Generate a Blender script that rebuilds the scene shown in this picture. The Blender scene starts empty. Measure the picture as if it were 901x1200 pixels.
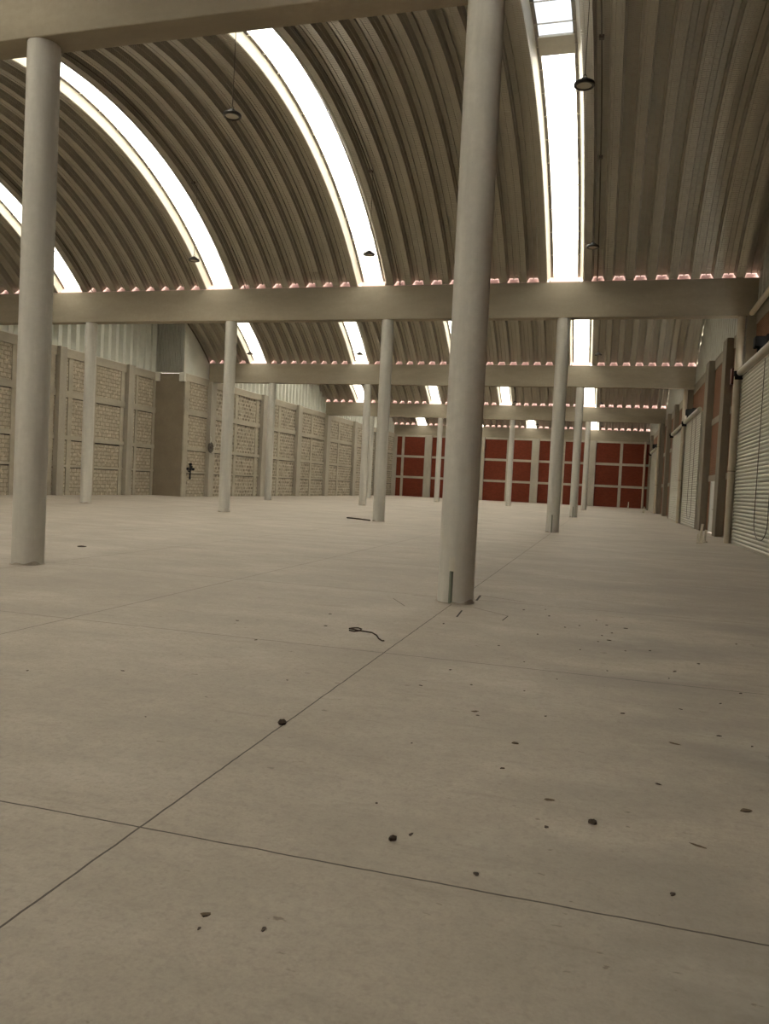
import bpy, math, random
from mathutils import Matrix, Vector
sc = bpy.context.scene
COL = sc.collection
random.seed(7)
R_ = math.radians

# ------------------------------------------------------------------ measures (metres; camera stands at the origin, 1.5 m up)
ROWS = [-9.25, 10.09, 29.41, 48.58, 71.73, 97.2]        # beam lines (the first is behind the camera)
X0, PITCH = -1.81, 6.658                                 # column grid
ZB, ZT = 7.79, 9.06                                      # beam soffit / top
BW = 0.47
XR, XLN, XLF, YJ = 4.60, -28.5, -26.4, 45.2              # right wall, near left wall, far left wall, jog
ZW = 7.92                                                # top of masonry
RISE = 3.55

# ------------------------------------------------------------------ node helpers
def mat(name):
    m = bpy.data.materials.new(name); m.use_nodes = True
    nt = m.node_tree; nt.nodes.clear()
    return m, nt
def N(nt, t, **kw):
    n = nt.nodes.new(t)
    for k, v in kw.items():
        if k in n.inputs: n.inputs[k].default_value = v
        else: setattr(n, k, v)
    return n
def L(nt, a, b): nt.links.new(a, b)
def math_(nt, op, a, b=None, clamp=False):
    n = nt.nodes.new('ShaderNodeMath'); n.operation = op; n.use_clamp = clamp
    for i, v in enumerate((a, b)):
        if v is None: continue
        if isinstance(v, (int, float)): n.inputs[i].default_value = v
        else: nt.links.new(v, n.inputs[i])
    return n.outputs[0]
def mixc(nt, fac, a, b, mode='MIX'):
    n = nt.nodes.new('ShaderNodeMix'); n.data_type = 'RGBA'; n.blend_type = mode
    ins = [n.inputs[0], n.inputs[6], n.inputs[7]]
    for i, v in zip(ins, (fac, a, b)):
        if isinstance(v, (int, float)): i.default_value = v
        elif isinstance(v, tuple): i.default_value = (*v, 1) if len(v) == 3 else v
        else: nt.links.new(v, i)
    return n.outputs[2]
def ramp(nt, src, stops):
    n = nt.nodes.new('ShaderNodeValToRGB')
    el = n.color_ramp.elements
    while len(el) < len(stops): el.new(0.5)
    for e, (p, c) in zip(el, stops):
        e.position = p; e.color = (c, c, c, 1) if isinstance(c, (int, float)) else (*c, 1)
    nt.links.new(src, n.inputs[0])
    return n.outputs[0]
def pos(nt):
    return nt.nodes.new('ShaderNodeNewGeometry').outputs['Position']
def noise(nt, vec, scale, detail=4, rough=0.55, sx=(1, 1, 1)):
    mp = nt.nodes.new('ShaderNodeMapping'); mp.inputs['Scale'].default_value = sx
    nt.links.new(vec, mp.inputs['Vector'])
    n = N(nt, 'ShaderNodeTexNoise', Scale=scale, Detail=detail, Roughness=rough)
    nt.links.new(mp.outputs[0], n.inputs['Vector'])
    return n.outputs['Fac']
def finish(nt, col, rough=0.8, metal=0.0, bump=None, bstr=0.3, bdist=0.01, spec=0.4):
    b = N(nt, 'ShaderNodeBsdfPrincipled')
    if isinstance(col, tuple): b.inputs['Base Color'].default_value = (*col, 1)
    else: nt.links.new(col, b.inputs['Base Color'])
    if isinstance(rough, (int, float)): b.inputs['Roughness'].default_value = rough
    else: nt.links.new(rough, b.inputs['Roughness'])
    b.inputs['Metallic'].default_value = metal
    b.inputs['Specular IOR Level'].default_value = spec
    if bump is not None:
        bp = N(nt, 'ShaderNodeBump', Strength=bstr, Distance=bdist)
        nt.links.new(bump, bp.inputs['Height']); nt.links.new(bp.outputs[0], b.inputs['Normal'])
    o = N(nt, 'ShaderNodeOutputMaterial'); nt.links.new(b.outputs[0], o.inputs[0])
def simple(name, col, rough=0.6, metal=0.0, var=0.12, scale=6.0, spec=0.4):
    m, nt = mat(name)
    p = pos(nt); f = noise(nt, p, scale)
    c = mixc(nt, f, tuple(x*(1-var) for x in col), tuple(min(1, x*(1+var)) for x in col))
    finish(nt, c, rough, metal, spec=spec)
    return m

def concrete(name, col, streak=(1, 1, 1), amt=0.16, s=1.2, rough=0.85, spec=0.25):
    m, nt = mat(name); p = pos(nt)
    a = noise(nt, p, s, 6, 0.6, streak); b = noise(nt, p, 9, 5, 0.65); c = noise(nt, p, 60, 3)
    d = tuple(x*(1-amt*1.8) for x in col); e = tuple(min(1, x*(1+amt)) for x in col)
    k = mixc(nt, ramp(nt, a, [(0.3, 0.0), (0.7, 1.0)]), d, e)
    k = mixc(nt, ramp(nt, b, [(0.35, 0.35), (0.75, 0.0)]), k, tuple(x*0.72 for x in col))
    # little air holes
    h = ramp(nt, c, [(0.66, 0.0), (0.74, 0.5)])
    k = mixc(nt, h, k, tuple(x*0.6 for x in col))
    finish(nt, k, rough, 0, b, 0.25, 0.01, spec)
    return m

def masonry(name, axis, c1, c2, mortar, bw, rh, ms=0.012, var=0.5, mott=None, bstr=0.6, smooth=0.1, mortar_smooth=0.1):
    m, nt = mat(name); p = pos(nt)
    sp = N(nt, 'ShaderNodeSeparateXYZ'); L(nt, p, sp.inputs[0])
    cb = N(nt, 'ShaderNodeCombineXYZ')
    L(nt, sp.outputs[axis], cb.inputs[0]); L(nt, sp.outputs[2], cb.inputs[1])
    # ragged edges
    nz = N(nt, 'ShaderNodeTexNoise', Scale=7.0, Detail=3.0); L(nt, p, nz.inputs['Vector'])
    vm = N(nt, 'ShaderNodeVectorMath', operation='MULTIPLY_ADD'); L(nt, nz.outputs['Color'], vm.inputs[0])
    vm.inputs[1].default_value = (smooth*0.2, smooth*0.2, 0); L(nt, cb.outputs[0], vm.inputs[2])
    br = N(nt, 'ShaderNodeTexBrick'); L(nt, vm.outputs[0], br.inputs['Vector'])
    br.inputs['Color1'].default_value = (*c1, 1); br.inputs['Color2'].default_value = (*c2, 1)
    br.inputs['Mortar'].default_value = (*mortar, 1); br.inputs['Scale'].default_value = 1
    br.inputs['Mortar Size'].default_value = ms; br.inputs['Mortar Smooth'].default_value = mortar_smooth
    br.inputs['Brick Width'].default_value = bw; br.inputs['Row Height'].default_value = rh
    br.inputs['Bias'].default_value = 0
    f = noise(nt, p, 3.2, 5, 0.7); g = noise(nt, p, 0.35, 3)
    k = mixc(nt, ramp(nt, f, [(0.3, var), (0.62, 0.0)]), br.outputs['Color'], tuple(x*0.55 for x in c1))
    k = mixc(nt, ramp(nt, g, [(0.35, 0.25), (0.65, 0.0)]), k, tuple(x*0.7 for x in c2))
    if mott:
        q = noise(nt, p, 5.5, 4, 0.7)
        k = mixc(nt, ramp(nt, q, [(0.55, 0.0), (0.66, 0.8)]), k, mott)
    hgt = math_(nt, 'ADD', math_(nt, 'MULTIPLY', math_(nt, 'SUBTRACT', 1.0, br.outputs['Fac']), 0.7), math_(nt, 'MULTIPLY', f, 0.6))
    finish(nt, k, 0.9, 0, hgt, bstr, 0.02, 0.2)
    return m

def floor_mat():
    m, nt = mat('poured_concrete_slab'); p = pos(nt)
    sp = N(nt, 'ShaderNodeSeparateXYZ'); L(nt, p, sp.inputs[0])
    a = noise(nt, p, 0.16, 5, 0.6); b = noise(nt, p, 1.1, 6, 0.65, (0.55, 1.6, 1)); c = noise(nt, p, 9, 6, 0.7); d = noise(nt, p, 70, 4, 0.6)
    k = mixc(nt, ramp(nt, a, [(0.32, 0.0), (0.68, 1.0)]), (0.405, 0.348, 0.283), (0.515, 0.447, 0.362))
    k = mixc(nt, ramp(nt, b, [(0.30, 0.34), (0.58, 0.0)]), k, (0.285, 0.25, 0.19))
    k = mixc(nt, ramp(nt, b, [(0.60, 0.0), (0.80, 0.45)]), k, (0.55, 0.50, 0.40))
    k = mixc(nt, ramp(nt, c, [(0.32, 0.28), (0.58, 0.0)]), k, (0.27, 0.235, 0.19))
    k = mixc(nt, ramp(nt, d, [(0.35, 0.30), (0.6, 0.0)]), k, (0.28, 0.25, 0.205))
    # damp grey trowel stain lying to the right of the main saw cut
    st = noise(nt, p, 0.45, 5, 0.6, (0.6, 1.3, 1))
    inx = math_(nt, 'MULTIPLY', math_(nt, 'SUBTRACT', sp.outputs[0], -0.6), 0.9, True)
    k = mixc(nt, math_(nt, 'MULTIPLY', ramp(nt, st, [(0.42, 0.0), (0.60, 0.75)]), math_(nt, 'MULTIPLY', inx, ramp(nt, math_(nt, 'DIVIDE', sp.outputs[1], 20.0), [(0.40, 1.0), (0.60, 0.25)]))), k, (0.235, 0.21, 0.18))
    # pale plaster splashes
    w = noise(nt, p, 2.3, 6, 0.75)
    k = mixc(nt, ramp(nt, w, [(0.68, 0.0), (0.80, 0.5)]), k, (0.62, 0.58, 0.50))
    va = noise(nt, p, 0.85, 6, 0.68, (0.8, 1.3, 1)); vb = noise(nt, p, 26, 5, 0.7)
    k = mixc(nt, ramp(nt, va, [(0.34, 0.30), (0.50, 0.0)]), k, (0.27, 0.235, 0.19))
    k = mixc(nt, ramp(nt, va, [(0.52, 0.0), (0.68, 0.28)]), k, (0.60, 0.54, 0.45))
    k = mixc(nt, ramp(nt, vb, [(0.36, 0.32), (0.50, 0.0)]), k, (0.25, 0.215, 0.175))
    # scattered dark flecks and scrapes
    fl = noise(nt, p, 8.5, 3, 0.55, (1.0, 2.0, 1)); fz = noise(nt, p, 0.5, 2)
    fm = math_(nt, 'MULTIPLY', ramp(nt, fl, [(0.685, 0.0), (0.715, 0.7)]), ramp(nt, fz, [(0.42, 0.0), (0.56, 1.0)]))
    k = mixc(nt, fm, k, (0.14, 0.11, 0.08))
    sk = noise(nt, p, 2.4, 7, 0.72, (0.5, 2.6, 1))
    k = mixc(nt, ramp(nt, sk, [(0.30, 0.40), (0.43, 0.0)]), k, (0.25, 0.215, 0.17))
    # saw cut joints
    wob = math_(nt, 'MULTIPLY', math_(nt, 'SUBTRACT', noise(nt, p, 6, 2), 0.5), 0.012)
    def lines(src, first, step, half):
        u = math_(nt, 'ADD', math_(nt, 'DIVIDE', math_(nt, 'SUBTRACT', math_(nt, 'ADD', src, wob), first), step), 100.5)
        fr = math_(nt, 'SUBTRACT', math_(nt, 'FRACT', u), 0.5)
        dist = math_(nt, 'MULTIPLY', math_(nt, 'ABSOLUTE', fr), step)
        return math_(nt, 'LESS_THAN', dist, half)
    lx = math_(nt, 'MULTIPLY', lines(sp.outputs[0], -1.81, 3.27, 0.0052), math_(nt, 'LESS_THAN', sp.outputs[0], 0.0)); ly = lines(sp.outputs[1], 2.88, 3.78, 0.0050)
    j = math_(nt, 'MAXIMUM', lx, ly)
    near = ramp(nt, math_(nt, 'DIVIDE', sp.outputs[1], 40.0), [(0.10, 0.92), (0.30, 0.75), (0.8, 0.55)])
    k = mixc(nt, math_(nt, 'MULTIPLY', j, 0.88), k, (0.055, 0.042, 0.032))
    rg = ramp(nt, b, [(0.3, 0.62), (0.7, 0.78)])
    h = math_(nt, 'SUBTRACT', math_(nt, 'ADD', math_(nt, 'MULTIPLY', c, 0.5), math_(nt, 'MULTIPLY', d, 0.25)), j)
    finish(nt, k, rg, 0, h, 0.18, 0.01, 0.35)
    return m

def roof_mat(name, col, metal=0.55, rough=0.42, crimp=0.5):
    m, nt = mat(name); p = pos(nt)
    uv = N(nt, 'ShaderNodeUVMap'); sp = N(nt, 'ShaderNodeSeparateXYZ'); L(nt, uv.outputs[0], sp.inputs[0])
    a = noise(nt, p, 0.9, 4, 0.6); b = noise(nt, p, 5, 4, 0.65)
    k = mixc(nt, a, tuple(x*0.86 for x in col), tuple(min(1, x*1.08) for x in col))
    k = mixc(nt, ramp(nt, b, [(0.3, 0.25), (0.6, 0.0)]), k, tuple(x*0.75 for x in col))
    cr = math_(nt, 'SINE', math_(nt, 'MULTIPLY', sp.outputs[1], 2*math.pi/0.075))
    finish(nt, k, rough, metal, cr, crimp, 0.004, 0.5)
    return m

M = {}
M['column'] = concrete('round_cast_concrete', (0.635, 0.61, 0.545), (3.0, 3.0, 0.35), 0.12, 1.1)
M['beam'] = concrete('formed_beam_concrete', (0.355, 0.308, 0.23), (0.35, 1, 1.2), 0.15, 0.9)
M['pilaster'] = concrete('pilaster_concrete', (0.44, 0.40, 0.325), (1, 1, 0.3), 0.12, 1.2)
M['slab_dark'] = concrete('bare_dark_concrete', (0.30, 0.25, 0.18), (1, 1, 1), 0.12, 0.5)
M['right_pilaster'] = concrete('dark_right_pilaster', (0.215, 0.185, 0.138), (1, 1, 0.3), 0.12, 1.2)  # darker tone than the pilasters of the other walls
M['right_band'] = concrete('dark_right_band', (0.27, 0.235, 0.18), (1, 0.4, 1), 0.12, 1.2)  # darker tone than the bands of the other walls
M['side_sheet'] = roof_mat('dull_side_sheet', (0.40, 0.385, 0.32), 0.35, 0.5, 0.0)
M['band'] = concrete('bond_beam_concrete', (0.47, 0.42, 0.33), (1, 0.4, 1), 0.12, 1.2)
M['floor'] = floor_mat()
M['roof'] = roof_mat('galvanised_arch_sheet', (0.415, 0.382, 0.30), 0.25, 0.36, 0.9)
M['pan'] = roof_mat('crimped_arch_pan', (0.405, 0.372, 0.293), 0.25, 0.36, 1.0)
M['siding'] = roof_mat('galvanised_siding', (0.66, 0.66, 0.58), 0.3, 0.5, 0.0)
M['fine_siding'] = roof_mat('fine_corrugated_sheet', (0.46, 0.45, 0.39), 0.35, 0.5, 0.0)
M['block_near'] = masonry('pale_block', 1, (0.54, 0.475, 0.365), (0.45, 0.39, 0.295), (0.27, 0.225, 0.165), 0.44, 0.215, 0.024, 0.5, (0.70, 0.61, 0.46), 1.0, 0.3)
M['block_far'] = masonry('dark_mottled_block', 1, (0.20, 0.165, 0.12), (0.44, 0.385, 0.295), (0.56, 0.50, 0.39), 0.44, 0.27, 0.055, 0.6, (0.60, 0.54, 0.43), 1.0, 0.45)
M['red_brick'] = masonry('dark_red_brick', 0, (0.21, 0.040, 0.018), (0.155, 0.028, 0.013), (0.16, 0.05, 0.03), 0.24, 0.075, 0.010, 0.4)
M['orange_brick'] = masonry('orange_brick', 1, (0.21, 0.083, 0.035), (0.15, 0.058, 0.025), (0.19, 0.14, 0.095), 0.25, 0.075, 0.013, 0.5)
M['block_front'] = masonry('front_block', 0, (0.47, 0.395, 0.29), (0.36, 0.30, 0.22), (0.29, 0.24, 0.17), 0.42, 0.21, 0.02, 0.5)
M['pink'] = simple('pink_gutter_and_bounce', (0.60, 0.41, 0.385), 0.8)
M['lit_web'] = simple('cream_lit_web', (0.78, 0.74, 0.62), 0.5, 0.0, 0.05)  # cream colour stands in for light on the galvanised panel webs
M['rail'] = simple('skylight_rail', (0.30, 0.27, 0.22), 0.5, 0.3)
M['strap'] = simple('pale_skylight_strap', (0.62, 0.58, 0.48), 0.5, 0.1)
M['black'] = simple('black_painted_metal', (0.012, 0.0115, 0.011), 0.75, 0.0, 0.12, 6.0, 0.15)
M['housing'] = simple('dark_lamp_housing', (0.035, 0.030, 0.025), 0.45, 0.2)
M['lens'] = simple('pale_lamp_lens', (0.42, 0.38, 0.30), 0.35)
M['conduit'] = simple('dark_conduit', (0.10, 0.085, 0.065), 0.6, 0.2)
M['pvc'] = simple('tan_pvc_pipe', (0.45, 0.385, 0.29), 0.45)
M['shutter'] = simple('galvanised_shutter', (0.43, 0.42, 0.335), 0.36, 0.5)
M['shutter_tube'] = simple('shutter_tube_paint', (0.40, 0.375, 0.30), 0.45, 0.2)
M['grey_door'] = simple('grey_door_paint', (0.50, 0.49, 0.45), 0.5)
M['red_box'] = simple('dark_red_bracket_paint', (0.085, 0.022, 0.014), 0.5)
M['rust'] = simple('rusty_wire', (0.050, 0.033, 0.022), 0.95, 0.0, 0.3, 40)
M['clod'] = simple('dark_dirt', (0.075, 0.055, 0.040), 0.95, 0, 0.35, 60)
M['leaf'] = simple('dry_brown_scrap', (0.12, 0.085, 0.05), 0.9, 0, 0.3, 60)
M['green'] = simple('green_pvc', (0.215, 0.235, 0.18), 0.6)
M['plaster'] = simple('plaster_patch', (0.60, 0.57, 0.49), 0.9)
M['dirt'] = simple('column_foot_mortar', (0.33, 0.29, 0.235), 0.95, 0, 0.35, 14)
M['wood'] = simple('pale_stake', (0.60, 0.54, 0.42), 0.7)
M['joint_and_shade'] = simple('joint_filler_and_shade', (0.05, 0.04, 0.03), 0.9)  # floor cuts, and the painted shadow lines under the wall bands
M['white'] = simple('white_cap', (0.62, 0.60, 0.52), 0.7)
M['concrete_dust'] = simple('grey_mortar_dust', (0.36, 0.33, 0.28), 0.95)

def pane_mat(name, tcol, lcol, mix):
    m, nt = mat(name); p = pos(nt)
    t = N(nt, 'ShaderNodeBsdfTransparent'); t.inputs['Color'].default_value = (*tcol, 1)
    tl = N(nt, 'ShaderNodeBsdfTranslucent')
    f = noise(nt, p, 1.5, 3)
    L(nt, mixc(nt, f, tuple(x*0.95 for x in lcol), lcol), tl.inputs['Color'])
    mx = N(nt, 'ShaderNodeMixShader', Fac=mix)
    L(nt, t.outputs[0], mx.inputs[1]); L(nt, tl.outputs[0], mx.inputs[2])
    o = N(nt, 'ShaderNodeOutputMaterial'); L(nt, mx.outputs[0], o.inputs[0])
    return m
M['pane'] = pane_mat('translucent_skylight_sheet', (0.93, 0.93, 0.90), (0.93, 0.91, 0.84), 0.55)
M['frost'] = pane_mat('frosted_end_sheet', (0.9, 0.9, 0.87), (0.93, 0.91, 0.86), 0.97)
M['clear'] = pane_mat('clear_skylight_sheet', (0.092, 0.100, 0.114), (0.2, 0.2, 0.2), 0.02)

# ------------------------------------------------------------------ mesh helpers
class MB:
    def __init__(s): s.v = []; s.f = []; s.mi = []; s.uv = {}
    def quad(s, pts, mi=0):
        b = len(s.v); s.v += [tuple(p) for p in pts]; s.f.append(tuple(range(b, b+len(pts)))); s.mi.append(mi)
    def box(s, x0, x1, y0, y1, z0, z1, mi=0, bev=0.0):
        b = len(s.v)
        if bev <= 0:
            s.v += [(x0,y0,z0),(x1,y0,z0),(x1,y1,z0),(x0,y1,z0),(x0,y0,z1),(x1,y0,z1),(x1,y1,z1),(x0,y1,z1)]
            for q in ((0,3,2,1),(4,5,6,7),(0,1,5,4),(1,2,6,5),(2,3,7,6),(3,0,4,7)):
                s.f.append(tuple(b+i for i in q)); s.mi.append(mi)
            return
        # chamfered box: 24 vertices
        xs, ys, zs = (x0, x1), (y0, y1), (z0, z1); idx = {}
        for i in (0, 1):
            for j in (0, 1):
                for k in (0, 1):
                    sx, sy, sz = (1-2*i)*bev, (1-2*j)*bev, (1-2*k)*bev
                    for a, q in (('x', (xs[i], ys[j]+sy, zs[k]+sz)), ('y', (xs[i]+sx, ys[j], zs[k]+sz)), ('z', (xs[i]+sx, ys[j]+sy, zs[k]))):
                        idx[(i,j,k,a)] = len(s.v); s.v.append(q)
        def add(l): s.f.append(tuple(idx[t] for t in l)); s.mi.append(mi)
        sq = ((0,0),(1,0),(1,1),(0,1))
        for e in (0, 1):
            add([(e,a,b2,'x') for a, b2 in sq]); add([(a,e,b2,'y') for a, b2 in sq]); add([(a,b2,e,'z') for a, b2 in sq])
        for a in (0, 1):
            for c in (0, 1):
                add([(a,c,0,'x'),(a,c,1,'x'),(a,c,1,'y'),(a,c,0,'y')])
                add([(a,0,c,'x'),(a,1,c,'x'),(a,1,c,'z'),(a,0,c,'z')])
                add([(0,a,c,'y'),(1,a,c,'y'),(1,a,c,'z'),(0,a,c,'z')])
        for i in (0, 1):
            for j in (0, 1):
                for k in (0, 1): add([(i,j,k,'x'),(i,j,k,'y'),(i,j,k,'z')])
    def tube(s, pts, r, n=10, mi=0, cap=True):
        pts = [Vector(p) for p in pts]; rings = []
        rr = r if isinstance(r, (list, tuple)) else [r]*len(pts)
        up = None
        for i, p in enumerate(pts):
            t = (pts[min(i+1, len(pts)-1)] - pts[max(i-1, 0)]).normalized()
            if up is None:
                up = Vector((0,0,1)) if abs(t.z) < 0.9 else Vector((1,0,0))
            a = t.cross(up).normalized(); up = a.cross(t).normalized(); b = up
            st = len(s.v)
            for k in range(n):
                an = 2*math.pi*k/n
                s.v.append(tuple(p + (a*math.cos(an)+b*math.sin(an))*rr[i]))
            rings.append(st)
        for q in range(len(rings)-1):
            for k in range(n):
                s.f.append((rings[q]+k, rings[q]+(k+1)%n, rings[q+1]+(k+1)%n, rings[q+1]+k)); s.mi.append(mi)
        if cap:
            s.f.append(tuple(rings[0]+k for k in range(n))[::-1]); s.mi.append(mi)
            s.f.append(tuple(rings[-1]+k for k in range(n))); s.mi.append(mi)
    def lathe(s, prof, c=(0,0,0), n=32, mi=0, jit=None):
        rings = []
        for (r, z) in prof:
            st = len(s.v)
            for k in range(n):
                an = 2*math.pi*k/n; q = r + (jit(k, z) if jit else 0)
                s.v.append((c[0]+q*math.cos(an), c[1]+q*math.sin(an), c[2]+z))
            rings.append(st)
        for q in range(len(rings)-1):
            for k in range(n):
                s.f.append((rings[q]+k, rings[q]+(k+1)%n, rings[q+1]+(k+1)%n, rings[q+1]+k)); s.mi.append(mi)
        s.f.append(tuple(rings[0]+k for k in range(n))[::-1]); s.mi.append(mi)
        s.f.append(tuple(rings[-1]+k for k in range(n))); s.mi.append(mi)
    def build(s, name, mats, parent=None, smooth=False, loc=None):
        me = bpy.data.meshes.new(name)
        me.from_pydata(s.v, [], s.f); me.update()
        for m in (mats if isinstance(mats, (list, tuple)) else [mats]): me.materials.append(m)
        if any(s.mi): me.polygons.foreach_set('material_index', s.mi)
        if smooth:
            me.polygons.foreach_set('use_smooth', [True]*len(me.polygons))
            me.set_sharp_from_angle(angle=R_(40))
        o = bpy.data.objects.new(name, me); COL.objects.link(o)
        if loc: o.location = loc
        if parent: o.parent = parent
        return o
def fix_normals(o):
    import bmesh
    bm = bmesh.new(); bm.from_mesh(o.data); bmesh.ops.recalc_face_normals(bm, faces=bm.faces); bm.to_mesh(o.data); bm.free()
    return o
def tag(o, label, cat, group=None):
    o['label'] = label; o['category'] = cat
    if group: o['group'] = group
    return o
def struct(o): o['kind'] = 'structure'; return o
def empty(name, loc=(0,0,0)):
    o = bpy.data.objects.new(name, None); COL.objects.link(o); o.location = loc; o.empty_display_size = 0.2
    return o

# ------------------------------------------------------------------ floor
b = MB(); b.box(-30.5, 6.2, -11, 99.5, -0.2, 0.0)
struct(b.build('floor', M['floor']))
# square isolation cut around the foot of the foreground column
b = MB()
def strip(x0, y0, x1, y1, w):
    d = Vector((x1-x0, y1-y0)); n = Vector((-d.y, d.x)).normalized()*w/2
    b.quad([(x0+n.x, y0+n.y, 0.0015), (x0-n.x, y0-n.y, 0.0015), (x1-n.x, y1-n.y, 0.0015), (x1+n.x, y1+n.y, 0.0015)])
strip(-1.51, 9.73, -1.03, 9.31, 0.012); strip(-1.03, 9.31, -1.05, 8.95, 0.014)
strip(-1.57, 10.34, -1.60, 10.89, 0.03); strip(-1.57, 8.91, -1.60, 9.42, 0.022)
strip(-1.60, 10.89, -0.95, 10.62, 0.014); strip(-2.45, 10.35, -2.10, 10.32, 0.012); strip(-2.6, 9.9, -2.3, 9.35, 0.01)
struct(b.build('trim_1', M['joint_and_shade']))

# ------------------------------------------------------------------ arched roof
STRIPS = [(-2.49, -1.20), (-9.72, -8.52), (-16.22, -15.00), (-23.40, -22.14)]      # skylight openings
PAN = 0.28
def arch(k):
    y0, y1 = ROWS[k], ROWS[k+1]
    c = (y1-y0)/2 - BW/2 + 0.02; yc = (y0+y1)/2
    Rr = (c*c+RISE*RISE)/(2*RISE); th = math.asin(c/Rr)
    return yc, Rr, th
def apt(k, th, off=0.0):
    yc, Rr, t0 = arch(k)
    return yc + (Rr+off)*math.sin(th), ZT + 0.005 + (Rr+off)*math.cos(th) - (Rr-RISE)
def top_z(y):
    for kk in range(5):
        if ROWS[kk]+BW/2 < y < ROWS[kk+1]-BW/2: return arch_z(kk, y)+0.02
    return ZT+0.03
def arch_z(k, y):
    yc, Rr, t0 = arch(k)
    return ZT + 0.005 + math.sqrt(max(0, Rr*Rr-(y-yc)**2)) - (Rr-RISE)
def profile(xa, xb, n, left_open, right_open):
    """cross-section of one run of arch panels: (x, radial offset)"""
    P = (xb-xa-PAN)/n; pr = []
    if left_open: pr += [(xa-0.02, 0.02)]
    for i in range(n+1):
        s = xa + i*P
        pr += [(s, 0.0), (s+0.075, 0.0), (s+0.085, 0.012), (s+0.195, 0.012), (s+0.205, 0.0), (s+PAN, 0.0)]
        if i < n:
            a, e = s+PAN, s+P; m = (a+e)/2
            pr += [(a+0.022, 0.14), (a+0.036, 0.145), (a+0.062, 0.285), (m-0.016, 0.285), (m-0.014, 0.215), (m+0.014, 0.215), (m+0.016, 0.285), (e-0.062, 0.285), (e-0.036, 0.145), (e-0.022, 0.14)]
    if right_open: pr += [(xb+0.02, 0.02)]
    return pr
def sweep(k, pr, name, m, seg):
    yc, Rr, t0 = arch(k); v = []; f = []; uvs = []
    n = len(pr); arc = [0.0]
    for i in range(1, n): arc.append(arc[-1] + math.hypot(pr[i][0]-pr[i-1][0], pr[i][1]-pr[i-1][1]))
    for s in range(seg+1):
        th = -t0 + 2*t0*s/seg
        for x, o in pr:
            y, z = apt(k, th, o); v.append((x, y, z))
    for s in range(seg):
        for i in range(n-1):
            f.append((s*n+i, s*n+i+1, (s+1)*n+i+1, (s+1)*n+i))
            for (ss, ii) in ((s,i),(s,i+1),(s+1,i+1),(s+1,i)): uvs += [arc[ii], (2*t0*ss/seg)*Rr]
    me = bpy.data.meshes.new(name); me.from_pydata(v, [], f); me.update(); me.materials.append(m); me.materials.append(M['pan'])
    me.polygons.foreach_set('material_index', [1 if pr[i][1] < 0.02 and pr[i+1][1] < 0.02 else 0 for s in range(seg) for i in range(n-1)])
    ul = me.uv_layers.new(name='UVMap'); ul.data.foreach_set('uv', uvs)
    o = bpy.data.objects.new(name, me); COL.objects.link(o)
    return o
RUNS = [(-1.20, 4.86, 8, True, False), (-8.52, -2.49, 8, True, True), (-15.00, -9.72, 7, True, True), (-22.14, -16.22, 8, True, True), (-28.95, -23.40, 7, False, True)]
wn = 0
bar_mesh = None
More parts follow.
